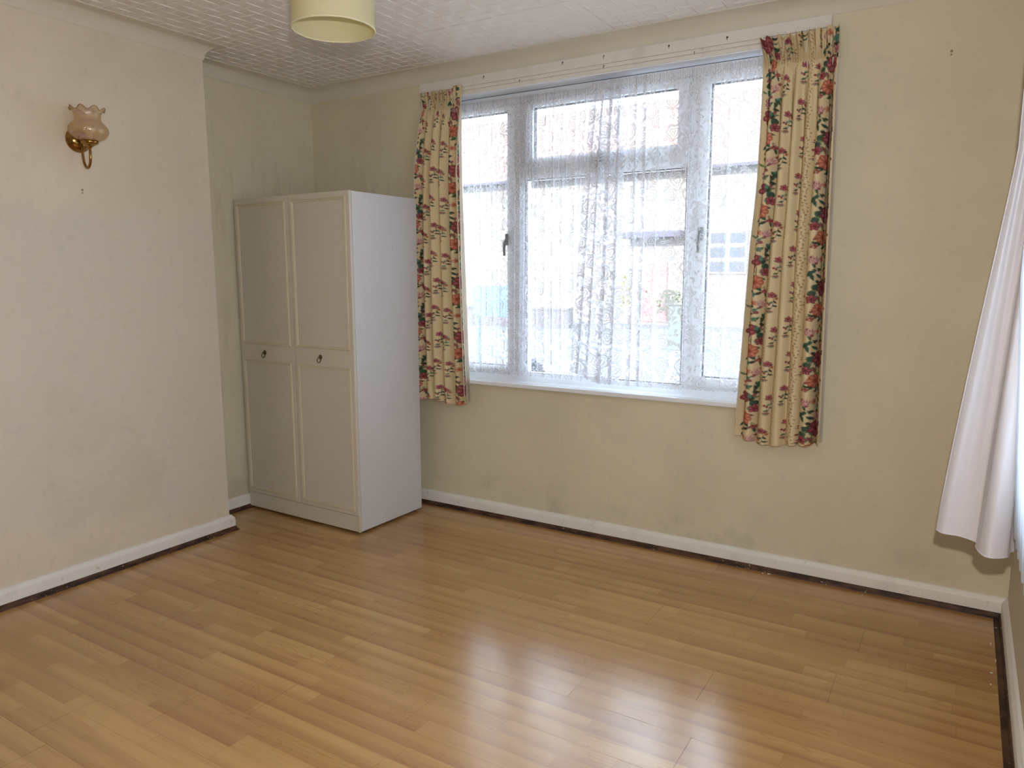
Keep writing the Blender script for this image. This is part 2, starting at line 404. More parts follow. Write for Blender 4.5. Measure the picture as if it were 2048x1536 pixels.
# stepped timber board across the head of the window, with old screws
bd = thing('curtain_board', 'long white painted timber board with old screw holes over the window', 'board', (1.865, 0, 2.28))
bm = bmesh.new()
for a, b in (((.838, -.020, 2.279), (2.893, 0, 2.3265)), ((.838, -.014, 2.262), (2.893, 0, 2.279)), ((.90, -.008, 2.244), (2.83, 0, 2.262))): box(bm, a, b, .0022)
for v in bm.verts: v.co -= Vector((1.865, 0, 2.28))
obj('board', bm, mBoard, bd)
mScrew = plain('rusty_screw', (70, 58, 50), .5, .5, .6)
for (sx, sz, r) in ((1.253, 2.311, .0035), (1.703, 2.315, .0035), (1.917, 2.313, .003), (2.229, 2.309, .0042), (2.484, 2.304, .0042), (1.461, 2.268, .0025), (1.915, 2.271, .003), (2.343, 2.268, .0022)):
    bm = bmesh.new(); yy = -.020 if sz > 2.279 else -.014
    lathe(bm, [(0, .0015), (r*.7, .0015), (r, .0005), (r, -.004)], Matrix.Translation((sx-1.865, yy, sz-2.28)) @ Matrix.Rotation(pi/2, 4, 'X'), 12)
    tube(bm, [(sx-1.865, yy-.001, sz-2.282), (sx-1.865, yy-.005, sz-2.287), (sx-1.865+.002, yy-.004, sz-2.292)], .0012, 6)
    obj('screw', bm, mScrew, bd)

# ---------------------------------------------------------------- floral print, drawn as the weave's own colour
TWd, THt, RES = 520, 290, 1.0     # tile in millimetres
def draw_print():
    img = np.zeros((THt, TWd, 3)); img[:] = np.array(lin((222, 202, 160))[:3])
    yy, xx = np.mgrid[0:THt, 0:TWd].astype(float)
    def rel(cx, cy):
        dx = (xx-cx+TWd/2) % TWd - TWd/2; dy = (yy-cy+THt/2) % THt - THt/2; return dx, dy
    def comp(m, c, a=1.0):
        m = np.clip(m, 0, 1)*a; img[:] = img*(1-m[..., None]) + np.array(lin(c)[:3])*m[..., None]
    def ell(cx, cy, a, b, ang, c, al=1.0, soft=.8):
        dx, dy = rel(cx, cy); u = dx*cos(ang)+dy*sin(ang); v = -dx*sin(ang)+dy*cos(ang)
        d = np.sqrt((u/a)**2+(v/b)**2); comp((1-d)*min(a, b)/soft+.5, c, al)
    def leaf(cx, cy, L, wd, ang, c, vein=None):
        dx, dy = rel(cx, cy); u = dx*cos(ang)+dy*sin(ang); v = -dx*sin(ang)+dy*cos(ang)
        tt = np.clip(u/L, 0, 1); hw = wd*np.sin(pi*tt**.8)
        comp(np.where((u > 0) & (u < L), hw-np.abs(v)+.5, 0), c)
        if vein: comp(np.where((u > 0) & (u < L*.9), .9-np.abs(v), 0), vein, .7)
    def line(pts, wd, c, al=1.0):
        pts = np.array(pts, float); m = np.zeros_like(xx)
        for i in range(len(pts)-1):
            dx, dy = rel(*pts[i]); d = pts[i+1]-pts[i]; L2 = d@d+1e-9; tt = np.clip((dx*d[0]+dy*d[1])/L2, 0, 1)
            m = np.maximum(m, wd/2-np.hypot(dx-tt*d[0], dy-tt*d[1])+.5)
        comp(m, c, al)
    def curve(p0, p1, p2, wd, c, n=8): line([tuple((1-t)**2*np.array(p0)+2*t*(1-t)*np.array(p1)+t*t*np.array(p2)) for t in np.linspace(0, 1, n)], wd, c)
    R = random.Random(3)
    G1, G2, G3 = (62, 92, 74), (96, 136, 116), (60, 66, 52)
    def flower(cx, cy, r, c1, c2, cen, n=6, rot=0):
        for k in range(n):
            a = rot+2*pi*k/n; ell(cx+cos(a)*r*.52, cy+sin(a)*r*.52, r*.55, r*.40, a, tuple(q*.78 for q in c1)); ell(cx+cos(a)*r*.52, cy+sin(a)*r*.52, r*.50, r*.33, a, c1)
        for k in range(n):
            a = rot+2*pi*k/n; ell(cx+cos(a)*r*.62, cy+sin(a)*r*.62, r*.26, r*.14, a, c2, .8)
            line([(cx, cy), (cx+cos(a+.25)*r*.6, cy+sin(a+.25)*r*.6)], 1.1, tuple(q*.62 for q in c1), .6)
        ell(cx, cy, r*.2, r*.2, 0, cen)
        for k in range(5): ell(cx+R.uniform(-1, 1)*r*.16, cy+R.uniform(-1, 1)*r*.16, 1.2, 1.2, 0, (110, 70, 50))
    def lily(cx, cy, r, ang):
        for k in (-2, -1, 0, 1, 2):
            leaf(cx, cy, r*(1.1-.12*abs(k)), r*.17, ang+k*.42, (214, 172, 160)); leaf(cx, cy, r*(.95-.12*abs(k)), r*.05, ang+k*.42, (168, 92, 96))
        ell(cx, cy, r*.18, r*.16, 0, (150, 80, 84))
    def berries(cx, cy, c=(128, 52, 60)):
        for dx, dy in ((0, 0), (9, 4), (3, 10), (-7, 7)):
            curve((cx, cy-14), (cx+dx-4, cy-6), (cx+dx, cy+dy), 1.2, G3, 4); ell(cx+dx, cy+dy, 4.6, 5, 0, c); ell(cx+dx-1.3, cy+dy-1.5, 1.3, 1.3, 0, (206, 150, 140))
    def bigstripe(x0, ph, flip=1):
        f = lambda v: x0+v*flip
        g = lambda v: (v+ph) % THt
        line([(f(50+16*sin(2*pi*k/12)), k*THt/12+ph) for k in range(13)], 2.2, G3)
        for (lx, ly, L, wd, an, c) in ((20, 150, 46, 9, -.8, G1), (30, 160, 52, 6, -1.3, G1), (82, 155, 46, 8, -2.2, G1), (95, 20, 36, 13, 2.5, G1), (98, 40, 32, 14, 2.0, G1), (80, 62, 30, 12, 1.2, G2),
                                 (18, 215, 34, 13, .5, G2), (30, 235, 30, 12, 1.2, G2), (12, 200, 30, 11, -.4, G1), (92, 250, 34, 8, .9, G1), (100, 262, 34, 6, 1.9, G1), (70, 100, 32, 5, -2.7, G1), (24, 80, 38, 6, .9, G2), (60, 280, 30, 6, -.6, G1)):
            a = an if flip > 0 else pi-an
            leaf(f(lx), g(ly), L, wd, a, c, tuple(q*.7 for q in c))
        for k in range(46):
            leaf(f(R.uniform(12, 100)), g(R.uniform(0, THt)), R.uniform(16, 30), R.uniform(3.5, 7), R.uniform(0, 6.3), R.choice([G1, G2, G3, (122, 134, 96), (150, 86, 84)]), G3)
        flower(f(40), g(30), 35, (148, 70, 76), (184, 112, 112), (100, 50, 60), 7, .3)
        flower(f(62), g(118), 28, (192, 106, 84), (216, 150, 118), (170, 80, 60), 8, .1)
        lily(f(84), g(222), 34, -1.2*flip if flip > 0 else pi+1.2)
        flower(f(28), g(262), 19, (186, 112, 124), (220, 168, 166), (140, 60, 70), 5)
        berries(f(24), g(168)); berries(f(94), g(150), (150, 70, 66)); flower(f(94), g(76), 18, (150, 66, 78), (190, 110, 110), (100, 50, 50), 5, 1)
        flower(f(60), g(205), 12, (206, 120, 96), (230, 170, 130), (160, 80, 60), 5, .6)
    def vine(x0, ph):
        line([(x0+5*sin(2*pi*k/8), k*THt/24+ph) for k in range(25)], 1.3, (126, 96, 66))
        for k in range(40):
            y = k*THt/40+ph; s = 1 if k % 2 else -1
            ell(x0+5*sin(2*pi*y/96)+s*R.uniform(3.5, 8), y+R.uniform(-2, 2), 2.6, 2.1, R.uniform(0, 3), R.choice([(150, 70, 66), (134, 76, 62), (118, 98, 62), (160, 96, 84)]))
    def sprigs(x0, ph):
        for k, dx in ((0, 6), (1, -8)):
            y = (ph+k*145) % THt; X0 = x0+dx
            curve((X0, y), (X0+12, y+22), (X0-6, y+60), 1.6, G3)
            for (lx, ly, L, a) in ((0, 6, 20, -.5), (0, 6, 18, 3.5), (2, 20, 18, .7), (2, 24, 16, 2.5), (0, 40, 20, .2), (-2, 50, 16, 2.8)): leaf(X0+lx, y+ly, L, 3.6, a, R.choice([G1, G2, G3]))
            flower(X0-2, y-4, 12.5, (164, 80, 92), (200, 128, 126), (110, 52, 60), 5, k)
            flower(X0+13, y+10, 7, (200, 116, 92), (224, 160, 120), (150, 80, 60), 5, k)
            ell(X0-14, y+30, 4, 4.4, 0, (146, 66, 74)); ell(X0-7, y+36, 3.6, 4, 0, (146, 66, 74))
            for q in range(5): leaf(X0-8, y+60, 15, 2.6, .5+q*.55, G2 if q % 2 else (170, 92, 90))
    bigstripe(6, 0, 1); vine(132, 10); sprigs(166, 30); vine(204, 60); sprigs(256, 130); vine(296, 30); sprigs(336, 0); bigstripe(474, 110, -1); vine(496, 40)
    return img
PRINT = draw_print()
def print_at(u, v):
    """u, v in metres -> linear colour, bilinear"""
    a = (u*1000) % TWd; b = (v*1000) % THt; i = np.floor(a).astype(int); j = np.floor(b).astype(int); fa = (a-i)[..., None]; fb = (b-j)[..., None]
    i0, i1, j0, j1 = i % TWd, (i+1) % TWd, j % THt, (j+1) % THt
    return (PRINT[j0, i0]*(1-fa)+PRINT[j0, i1]*fa)*(1-fb)+(PRINT[j1, i0]*(1-fa)+PRINT[j1, i1]*fa)*fb

def cloth_mat(name, base, trans=.3, attr=False, rough=.85, bscale=900):
    t = MT(name, rough, .12)
    if attr: a = t.n('ShaderNodeAttribute', attribute_name='print'); c = a.outputs['Color']
    else:
        n = t.noise(scale=30, detail=4); c = t.mix(n, lin([q*.98 for q in base]), lin(base))
    n = t.noise(scale=bscale, detail=1); c = t.mix(t.m2('MULTIPLY', t.ss(n, .45, .7), .10), c, lin((150, 140, 120)) if attr else lin([q*.85 for q in base]))
    t.color(c); t.bump(n, .15, .0006)
    tl = t.n('ShaderNodeBsdfTranslucent'); t.put(tl.inputs[0], c); mx = t.n('ShaderNodeMixShader'); mx.inputs[0].default_value = trans
    t.t.links.new(t.b.outputs[0], mx.inputs[1]); t.t.links.new(tl.outputs[0], mx.inputs[2]); t.t.links.new(mx.outputs[0], t.out.inputs[0])
    return t.m
mFloral = cloth_mat('floral_curtain_cotton', (226, 203, 156), .03, attr=True)
mLining = cloth_mat('curtain_lining', (232, 222, 204), .25)

def smooth_rand(seed, n, k):
    r = np.random.RandomState(seed).rand(k+3); xs = np.linspace(0, k, n); i = np.floor(xs).astype(int); f = xs-i; f = f*f*(3-2*f)
    return r[i]*(1-f)+r[i+1]*f

def floral(label, tl, tr, bl, br, zt, zb, nf, fabric, seed, u0, ufab, edges, zhead=2.185, hemf=None, flip=False, tops=None):
    """edges(z01) -> (left, right) x; folds hang from a gathered tape at zhead"""
    x_mid = (tl+tr)/2
    th = thing('floral_curtain', label, 'curtain', (x_mid, -.066, zb), 0, 'floral curtains either side of the window')
    nx = int(fabric/.0024); nz = int((zt-zb)/.0026); s = np.linspace(0, 1, nx); z = np.linspace(0, 1, nz)[:, None]   # z 0 top
    S = np.broadcast_to(s, (nz, nx)); Zt = zt-(zt-zb)*z
    if tops is not None: Zt = Zt + (tops(S))*np.clip((Zt-2.15)/.12, 0, 1)
    if hemf is not None: Zt = Zt + hemf(S)*np.clip((1.3-Zt)/.7, 0, 1)
    wr = np.cumsum(.28+1.1*smooth_rand(seed, nx, nf*2)); wr = (wr-wr[0])/(wr[-1]-wr[0])     # uneven fold widths
    amp = .55+.75*smooth_rand(seed+1, nx, nf)
    body = np.clip((zhead-Zt)/.35, 0, 1)**.7
    ph = 2*pi*nf*wr + .45*(np.sin(2.6*Zt+seed)+.5*np.sin(5*Zt+9*S))*body*np.clip(np.minimum(S, 1-S)*6, 0, 1)
    L, R_ = edges(Zt)
    # slow sideways drift of every fold and folds merging lower down
    sk = (.75+.55*amp)*np.sin(ph)/(2*pi*nf) + .25*np.sin(2*ph+1.3)/(4*pi*nf)
    X = L+(R_-L)*(wr+ sk*body*1.1*np.clip(np.minimum(S, 1-S)*6, 0, 1))
    Y = -.012-.060*amp*body*(.5+.5*np.cos(ph))**.7 - .008*body*np.sin(ph*2+1+Zt)
    # gathered heading: fine pencil pleats pinched at the tape, loose frill above
    fine = 2*pi*(nf*4.5)*wr
    head = np.exp(-((Zt-zhead)/.035)**2)
    frill = np.clip((Zt-zhead)/.06, 0, 1)
    Y = Y-.024
    Y += -.010*np.sin(fine)*(head*.8+frill*1.0)-.012*frill*np.sin(fine*.53+seed) + .006*head
    X += .006*np.cos(fine*.5)*frill
    Zt2 = Zt + .006*frill*np.sin(fine*.8+seed*2)
    k0 = int(nz*.55); arc = np.r_[0, np.cumsum(np.hypot(np.diff(X[k0]), np.diff(Y[k0])))]; arc = arc/arc[-1]
    u = np.broadcast_to(arc, S.shape)*ufab+u0; v = (zt-Zt)
    if flip: u = -u
    col = print_at(u, np.broadcast_to(v, S.shape)+.0)
    Y = np.minimum(Y, -.0245)
    P = np.stack([X-x_mid, Y+.065-.0, Zt2-zb], -1)
    P[..., 1] = np.minimum(P[..., 1], .065-.024) if False else P[..., 1]
    grid_obj('curtain_fabric', P, mFloral, th, colors=col)
    # lining behind, turned a few millimetres past the leading edge
    st = slice(0, None, 4); Q = P[::6, st].copy(); Q[..., 1] = np.minimum(Q[..., 1]*.35+.026, .030); Q[..., 0] = Q[..., 0]*1.0; Q[..., 2] = np.clip(Q[..., 2]+.012*0, .012, zt-zb-.012-.1)
    bandx = (np.linspace(0, 1, Q.shape[1])[None]-.5); Q[..., 0] += bandx*.010
    meta(grid_obj('lining', Q, mLining, th), 'plain cream lining')
    # hem and side welt
    for nm, line_ in (('side_hem', P[:, 0]), ('side_hem', P[:, -1])):
        tube_bm = bmesh.new(); tube(tube_bm, [tuple(p) for p in line_[::24]], .0022, 6); obj(nm, tube_bm, mLining, th, True)
    mh = plain('white_curtain_hook', (225, 225, 220), .4)
    for k in range(4):
        hx = (-.42+.28*k)*(tr-tl); bm = bmesh.new(); zz = zhead-zb+.012
        tube(bm, [(hx, .022, zz-.01), (hx, .014, zz), (hx, .020, zz+.03), (hx, .044, zz+.075), (hx, .041, zz+.09)], .0016, 6); obj('curtain_hook', bm, mh, th, True)
    return th

def edL(Z):
    f = (2.29-Z)/1.65; l = .862+.0*f+.010*np.exp(-((Z-2.19)/.05)**2); r = 1.118+.055*np.clip(f, 0, 1)**1.1-.002*np.exp(-((Z-2.19)/.05)**2); return l, r
floral('long floral curtain hanging beside the white wardrobe, left of the window', .835, 1.095, .835, 1.16, 2.285, .625, 5, .46, 5, .075, .40, edL,
       hemf=lambda S: .012*np.sin(S*7)+.0, tops=lambda S: -.018*(1-np.clip((S-.72)*9, 0, 1)), )
def edR(Z):
    f = np.clip((2.27-Z)/1.65, 0, 1); l = 2.640-.044*np.clip(f-.35, 0, 1)**1.2*1.4-.022*np.clip((Z-2.18)/.1, 0, 1)+.012*np.sin(np.clip(f, 0, .5)*2*pi); r = 2.932+.022*f-.010*np.clip((2.2-Z)/.2, 0, 1)*np.clip((Z-1.9)/.3, 0, 1); return l, r
floral('long floral curtain hanging against bare cream wall, right of the window', 2.605, 2.925, 2.58, 2.947, 2.272, .600, 6, .56, 11, .0, .475, edR,
       hemf=lambda S: .016*np.cos(S*pi*2)+.004, tops=lambda S: .0*S)

# ---------------------------------------------------------------- lace nets
def lace_mat(name, hem=True, dens=1.0):
    t = MT(name, .9, .05); uvn = t.n('ShaderNodeUVMap', uv_map='fabric'); UV = uvn.outputs[0]; U, V, _ = t.sep(UV)
    nz = t.n('ShaderNodeTexNoise'); t.put(nz.inputs['Vector'], UV); nz.inputs['Scale'].default_value = 26; nz.inputs['Detail'].default_value = 2
    P = t.vm('ADD', UV, t.scale(t.vm('SUBTRACT', nz.outputs['Color'], (.5, .5, .5)), (.010, .010, 0)))
    def vor(scale, rnd, vec):
        x_ = t.n('ShaderNodeTexVoronoi', voronoi_dimensions='2D', feature='F1'); t.put(x_.inputs['Vector'], vec); x_.inputs['Scale'].default_value = scale; x_.inputs['Randomness'].default_value = rnd; return x_
    v1 = vor(9.5, .75, P); loc = t.vm('SUBTRACT', P, v1.outputs['Position']); lx, ly, _ = t.sep(loc); r = t.vm('LENGTH', loc); th = t.m2('ARCTAN2', ly, lx)
    rnd = t.sep(v1.outputs['Color'])[0]; tt = t.m2('ADD', th, t.m2('MULTIPLY', rnd, 6.28))
    Rr = t.m2('ADD', .027, t.m2('ADD', t.m2('MULTIPLY', t.m2('ABSOLUTE', t.m2('SINE', t.m2('MULTIPLY', tt, 2.5))), .009), t.m2('MULTIPLY', rnd, .004)))
    q = t.m2('DIVIDE', r, Rr)
    # curled petal lines inside, outline round the rose
    sp = t.m2('FRACT', t.m2('ADD', t.m2('MULTIPLY', q, 2.6), t.m2('ADD', t.m2('MULTIPLY', tt, .159), t.m2('MULTIPLY', t.m2('ABSOLUTE', t.m2('SINE', t.m2('MULTIPLY', tt, 1.5))), .55))))
    pet = t.m2('MULTIPLY', t.ss(t.m2('ABSOLUTE', t.m2('SUBTRACT', sp, .5)), .26, .12), t.m2('LESS_THAN', q, .93))
    out = t.ss(t.m2('ABSOLUTE', t.m2('SUBTRACT', q, 1.0)), .12, .07); rose = t.m2('MAXIMUM', pet, out); inside = t.m2('LESS_THAN', q, 1.0)
    # leaves between
    v2 = vor(36, .9, t.vm('ADD', P, (3.1, 1.7, 0))); l2 = t.vm('SUBTRACT', t.vm('ADD', P, (3.1, 1.7, 0)), v2.outputs['Position']); a2, b2, _ = t.sep(l2); rr2 = t.sep(v2.outputs['Color'])[1]
    an = t.m2('MULTIPLY', rr2, 6.28); ca, sa = t.m2('COSINE', an), t.m2('SINE', an)
    e1 = t.m2('ADD', t.m2('MULTIPLY', a2, ca), t.m2('MULTIPLY', b2, sa)); e2 = t.m2('SUBTRACT', t.m2('MULTIPLY', b2, ca), t.m2('MULTIPLY', a2, sa))
    dl = t.m2('SQRT', t.m2('ADD', t.m2('POWER', t.m2('DIVIDE', e1, .0115), 2), t.m2('POWER', t.m2('DIVIDE', e2, .0052), 2)))
    leafm = t.m2('MULTIPLY', t.ss(t.m2('ABSOLUTE', t.m2('SUBTRACT', dl, .85)), .38, .22), t.m2('GREATER_THAN', q, 1.06)); leafi = t.m2('MULTIPLY', t.m2('LESS_THAN', dl, .9), t.m2('GREATER_THAN', q, 1.06))
    line_ = t.m2('MAXIMUM', rose, leafm)
    body = t.m2('MAXIMUM', inside, leafi)
    al = t.m2('ADD', .20*dens, t.m2('ADD', t.m2('MULTIPLY', body, .12*dens), t.m2('MULTIPLY', line_, .52)))
    if hem:
        tri = t.m2('ABSOLUTE', t.m2('SUBTRACT', t.m2('FRACT', t.m2('DIVIDE', U, .021)), .5))
        for off in (.008, .017, .034):
            zz = t.ss(t.m2('ABSOLUTE', t.m2('SUBTRACT', V, t.m2('ADD', off, t.m2('MULTIPLY', tri, .010)))), .0022, .0012); al = t.m2('MAXIMUM', al, t.m2('MULTIPLY', zz, .62))
        al = t.m2('MAXIMUM', al, t.m2('MULTIPLY', t.m2('LESS_THAN', V, .026), .36))
        al = t.m2('MULTIPLY', al, t.m2('GREATER_THAN', V, t.m2('MULTIPLY', tri, .013)))
    fine = t.m2('MULTIPLY', t.noise(v=t.scale(UV, (900, 60, 1)), scale=1, detail=1), .12*dens); al = t.m2('ADD', al, t.m2('SUBTRACT', fine, .05), clamp=True)
    att = t.n('ShaderNodeAttribute', attribute_name='print'); al = t.m2('MAXIMUM', al, t.m2('MULTIPLY', t.sep(att.outputs['Color'])[0], .78))
    geo = t.n('ShaderNodeNewGeometry'); cs = t.m2('MAXIMUM', t.m2('ABSOLUTE', t.vm('DOT_PRODUCT', geo.outputs['Incoming'], geo.outputs['Normal'])), .12)
    al = t.m2('SUBTRACT', 1, t.m2('POWER', t.m2('SUBTRACT', 1, t.m2('MINIMUM', al, .97)), t.m2('DIVIDE', .92, cs)))
    c = (.80, .81, .85, 1)
    d = t.n('ShaderNodeBsdfDiffuse'); d.inputs[0].default_value = c; tl = t.n('ShaderNodeBsdfTranslucent'); tl.inputs[0].default_value = c
    m1 = t.n('ShaderNodeMixShader'); m1.inputs[0].default_value = .17; t.t.links.new(d.outputs[0], m1.inputs[1]); t.t.links.new(tl.outputs[0], m1.inputs[2])
    tp = t.n('ShaderNodeBsdfTransparent'); m2_ = t.n('ShaderNodeMixShader'); t.t.links.new(al, m2_.inputs[0]); t.t.links.new(tp.outputs[0], m2_.inputs[1]); t.t.links.new(m1.outputs[0], m2_.inputs[2])
    t.t.links.new(m2_.outputs[0], t.out.inputs[0]); return t.m
mLace = lace_mat('rose_lace_net'); 

def net(label, plan, zt, zb, hem, y, lean=None, cat='net curtain'):
    """plan: list of (x, back-fold width) from left to right; the cloth doubles back by the width at each fold"""
    pts = []; xp = plan[0][0]; lay = 0
    seq = [(xp, 0.)]
    for k, (xx_, dd) in enumerate(plan[1:]):
        seq.append((xx_, -.016 if k % 2 else -.009)); 
        if dd: seq.append((xx_-dd, .008 if k % 2 else .003))
    seq = np.array(seq); dl = np.hypot(np.diff(seq[:, 0]), np.diff(seq[:, 1])); cum = np.concatenate([[0], np.cumsum(dl)])
    n = int(cum[-1]/.003); s = np.linspace(0, cum[-1], n); X = np.interp(s, cum, seq[:, 0]); Y = np.interp(s, cum, seq[:, 1])
    k = np.array([1, 2, 1])/4.
    for _ in range(3): X[1:-1] = np.convolve(X, k, 'valid'); Y[1:-1] = np.convolve(Y, k, 'valid')
    nz = 160; z = np.linspace(0, 1, nz)[:, None]; Z = zt+(zb-zt)*z+np.zeros((1, n))
    Z = Z+hem(X)[None]*z**3
    xx = X[None]+np.zeros((nz, 1)); yy = Y[None]*(.35+.65*np.minimum(1, z*6))+np.zeros((nz, n))
    xx = xx+.004*np.sin(z*5+X[None]*9)*z
    if lean is not None: xx = xx+lean(X[None], z)
    # gathered heading ruffle
    top = np.clip(1-z*26, 0, 1); yy = yy + top*.005*np.sin(s[None]*2*pi/.011); Z = Z+np.where(z < .004, .004*np.sin(s[None]*2*pi/.019), 0)
    P = np.stack([xx-X.mean(), yy, Z-zb], -1)
    uv = np.stack([np.broadcast_to(s[None], Z.shape), np.maximum(zt-zb, .1)*(1-z)+np.zeros((1, n))], -1)
    head = np.clip(1.5-z*40, 0, 1)+np.zeros((1, n))
    col = np.repeat(head[..., None], 3, -1)
    o = grid_obj('net_curtain', P, mLace, None, uv=uv, colors=col); o.location = (X.mean(), y, zb)
    return meta(o, label, cat, 'lace nets')
rA = random.Random(21); plan = [(.955, 0)]; xv = .955
while xv < 1.98:
    xv += rA.choice([.018, .026, .038, .052]); plan.append((min(xv, 2.02), rA.choice([.003, .006, .009, .014])))
net('white lace net gathered across the left half of the window', plan, 2.212, .782, lambda X: .0*X, .062)
rB = random.Random(4); plan = [(1.835, 0)]; xv = 1.835
for st_, dd in ((.035, .018), (.035, .02), (.045, .025), (.04, .024), (.035, .004), (.045, .022), (.045, .024), (.06, .006), (.09, 0), (.06, .004), (.10, 0), (.07, .004), (.11, 0), (.12, .003), (.10, 0), (.13, 0)):
    xv += st_; plan.append((xv, dd))
net('white lace net over the right half of the window, its bottom corner lifted', plan, 2.214, .778, lambda X: .055*np.clip((1.93-X)/.10, 0, 1)+.012*np.clip((X-2.1)/.5, 0, 1), .034,
    lean=lambda X, z: -.115*np.clip((2.02-X)/.2, 0, 1)*z**.9)
bm = bmesh.new(); tube(bm, [(.945, .0445, 2.209), (1.9, .0445, 2.204), (2.78, .0445, 2.209)], .0024, 8)
meta(obj('curtain_wire', bm, plain('white_wire', (225, 225, 225), .4), None, True), 'thin white wire holding the lace nets below the window head', 'wire')

# ---------------------------------------------------------------- white curtain by the right-hand window
mWhite = cloth_mat('white_curtain_cotton', (226, 222, 226), .16)
wc = thing('white_curtain', 'plain white curtain with flared hem at the right edge, by the corner', 'curtain', (3.55, -1.05, .58))
def plan_curve(pts, n):
    pts = np.array(pts, float); P = [pts[0]]
    m = len(pts); out = []
    for i in range(m-1):
        p0, p1, p2, p3 = pts[max(i-1, 0)], pts[i], pts[i+1], pts[min(i+2, m-1)]
        for tq in np.linspace(0, 1, 24, endpoint=False): out.append(.5*((2*p1)+(-p0+p2)*tq+(2*p0-5*p1+4*p2-p3)*tq*tq+(-p0+3*p1-3*p2+p3)*tq**3))
    out.append(pts[-1]); out = np.array(out); d = np.r_[0, np.cumsum(np.hypot(*np.diff(out, axis=0).T))]; s = np.linspace(0, d[-1], n)
    return np.stack([np.interp(s, d, out[:, 0]), np.interp(s, d, out[:, 1])], -1)
bot = plan_curve([(3.400, -.955), (3.425, -.975), (3.455, -.970), (3.488, -.985), (3.503, -.998), (3.500, -1.04), (3.503, -1.070), (3.530, -1.098), (3.560, -1.075), (3.575, -1.03), (3.600, -1.00), (3.608, -1.05), (3.595, -1.09), (3.60, -1.11)], 260)
topc = plan_curve([(3.510, -.985), (3.520, -1.00), (3.528, -.985), (3.540, -1.0), (3.550, -.99), (3.552, -1.015), (3.556, -1.04), (3.565, -1.05), (3.578, -1.035), (3.585, -1.01), (3.597, -1.0), (3.60, -1.04), (3.59, -1.07), (3.60, -1.09), (3.595, -1.11)], 260)
nz = 150; zz = np.linspace(2.24, .592, nz)[:, None, None]
f = np.clip((1.62-zz)/1.02, 0, 1); f = f**1.0; P = topc[None]*(1-f)+bot[None]*f
Zc = zz[..., 0]+np.zeros((1, 260)); sarr = np.linspace(0, 1, 260)[None]
Zc = Zc - (.020*np.clip(sarr*3, 0, 1)-.02)*np.clip(1.4-Zc, 0, 1)*.6
P3 = np.concatenate([P, Zc[..., None]], -1); P3[..., 0] += .004*np.sin(Zc*4+sarr*30)*f[..., 0]
P3 -= np.array([3.55, -1.05, .58]); grid_obj('curtain_fabric', P3, mWhite, wc)
hemP = P3[-1]; bm = bmesh.new(); tube(bm, [tuple(p) for p in hemP[::4]], .0018, 6); obj('hem', bm, mWhite, wc, True)
bm = bmesh.new(); tube(bm, [tuple(p) for p in P3[::5, 0]], .0016, 6); obj('side_hem', bm, mWhite, wc, True)
# net beside it on the right window
nn = 420; s = np.linspace(0, 1, nn)[None]; Z = np.linspace(2.2, .665, 120)[:, None]
Yn = -1.135-1.7*s+0*Z; Xn = np.clip(3.578-.06*(Z-.68), 3.54, 3.60)+.007*np.cos(s*2*pi*22)*-1
Zn = Z+.004*np.sin(s*70)*np.clip(1-Z, 0, 1)
mSheer = cloth_mat('pale_sheer', (222, 228, 236), .55)
UVn = np.stack([s*2.4+0*Z, (Z-.665)+0*s], -1)
o = grid_obj('net_curtain', np.stack([Xn-3.605, Yn+1.135, Zn-.665], -1), mSheer, None, uv=UVn, colors=np.zeros((120, nn, 3))); o.location = (3.605, -1.135, .665)
meta(o, 'pale sheer net behind the white curtain at the right edge', 'net curtain')
bm = bmesh.new(); tube(bm, [(3.588, -.96, 2.235), (3.588, -2.0, 2.237), (3.588, -3.1, 2.235)], .006, 10)
for yy in (-.98, -2.0, -3.05): tube(bm, [(3.588, yy, 2.236), (3.652, yy, 2.236)], .004, 8)
meta(obj('curtain_rail', bm, mUpvc, None, True), 'white rail holding the plain white curtain near the corner', 'curtain rail')

# ---------------------------------------------------------------- wardrobe
def laminate(name, a, b, fleck=.3):
    t = MT(name, .5, .35); n = t.noise(v=t.scale(t.co(), (300, 300, 60)), scale=1, detail=2); n2 = t.noise(scale=3, detail=3)
    c = t.mix(t.m2('MULTIPLY', t.ss(n, .4, .7), fleck), lin(a), lin(b)); c = t.mix(t.m2('MULTIPLY', n2, .12), c, lin((190, 176, 150))); t.color(c); t.bump(n, .08, .0008); return t.m
mDoor = laminate('cream_fleck_foil', (210, 204, 190), (196, 188, 170), .35)
mRail = laminate('door_rail_foil', (212, 205, 190), (200, 190, 170), .3)
mMould = plain('yellowed_moulding', (208, 198, 172), .5, .3, var=.04)
mCarc = laminate('white_melamine', (216, 214, 216), (205, 202, 204), .2)
mBronze = plain('dark_bronze', (92, 78, 58), .35, .5, .85, var=.2, vscale=80)
wd = thing('wardrobe', 'tall white two-door wardrobe with panelled doors standing in the alcove', 'wardrobe', (.0158+.004, -.6073, 0), -.018)
WW, WDp, WH = .857, .495, 1.718
z0 = .014
bm = bmesh.new()
box(bm, (0, .017, z0), (.016, WDp, WH-.002), .0012); box(bm, (WW-.016, .017, z0), (WW, WDp, WH-.002), .0012)
box(bm, (.016, .017, WH-.018), (WW-.016, WDp, WH-.002), .0012); box(bm, (.016, .03, .10), (WW-.016, WDp-.01, .116)); box(bm, (.016, WDp-.012, z0+.02), (WW-.016, WDp-.006, WH-.018))
obj('carcass', bm, mCarc, wd)
for px, pz in ((.12, 1.15), (.29, 1.15), (.30, 1.45), (.46, .45), (.30, .36)):
    bm = bmesh.new(); lathe(bm, [(0, .0008), (.003, .0008), (.0035, 0)], Matrix.Translation((WW, px, pz)) @ Matrix.Rotation(pi/2, 4, 'Y'), 10); obj('cam_cover', bm, mMould, wd)
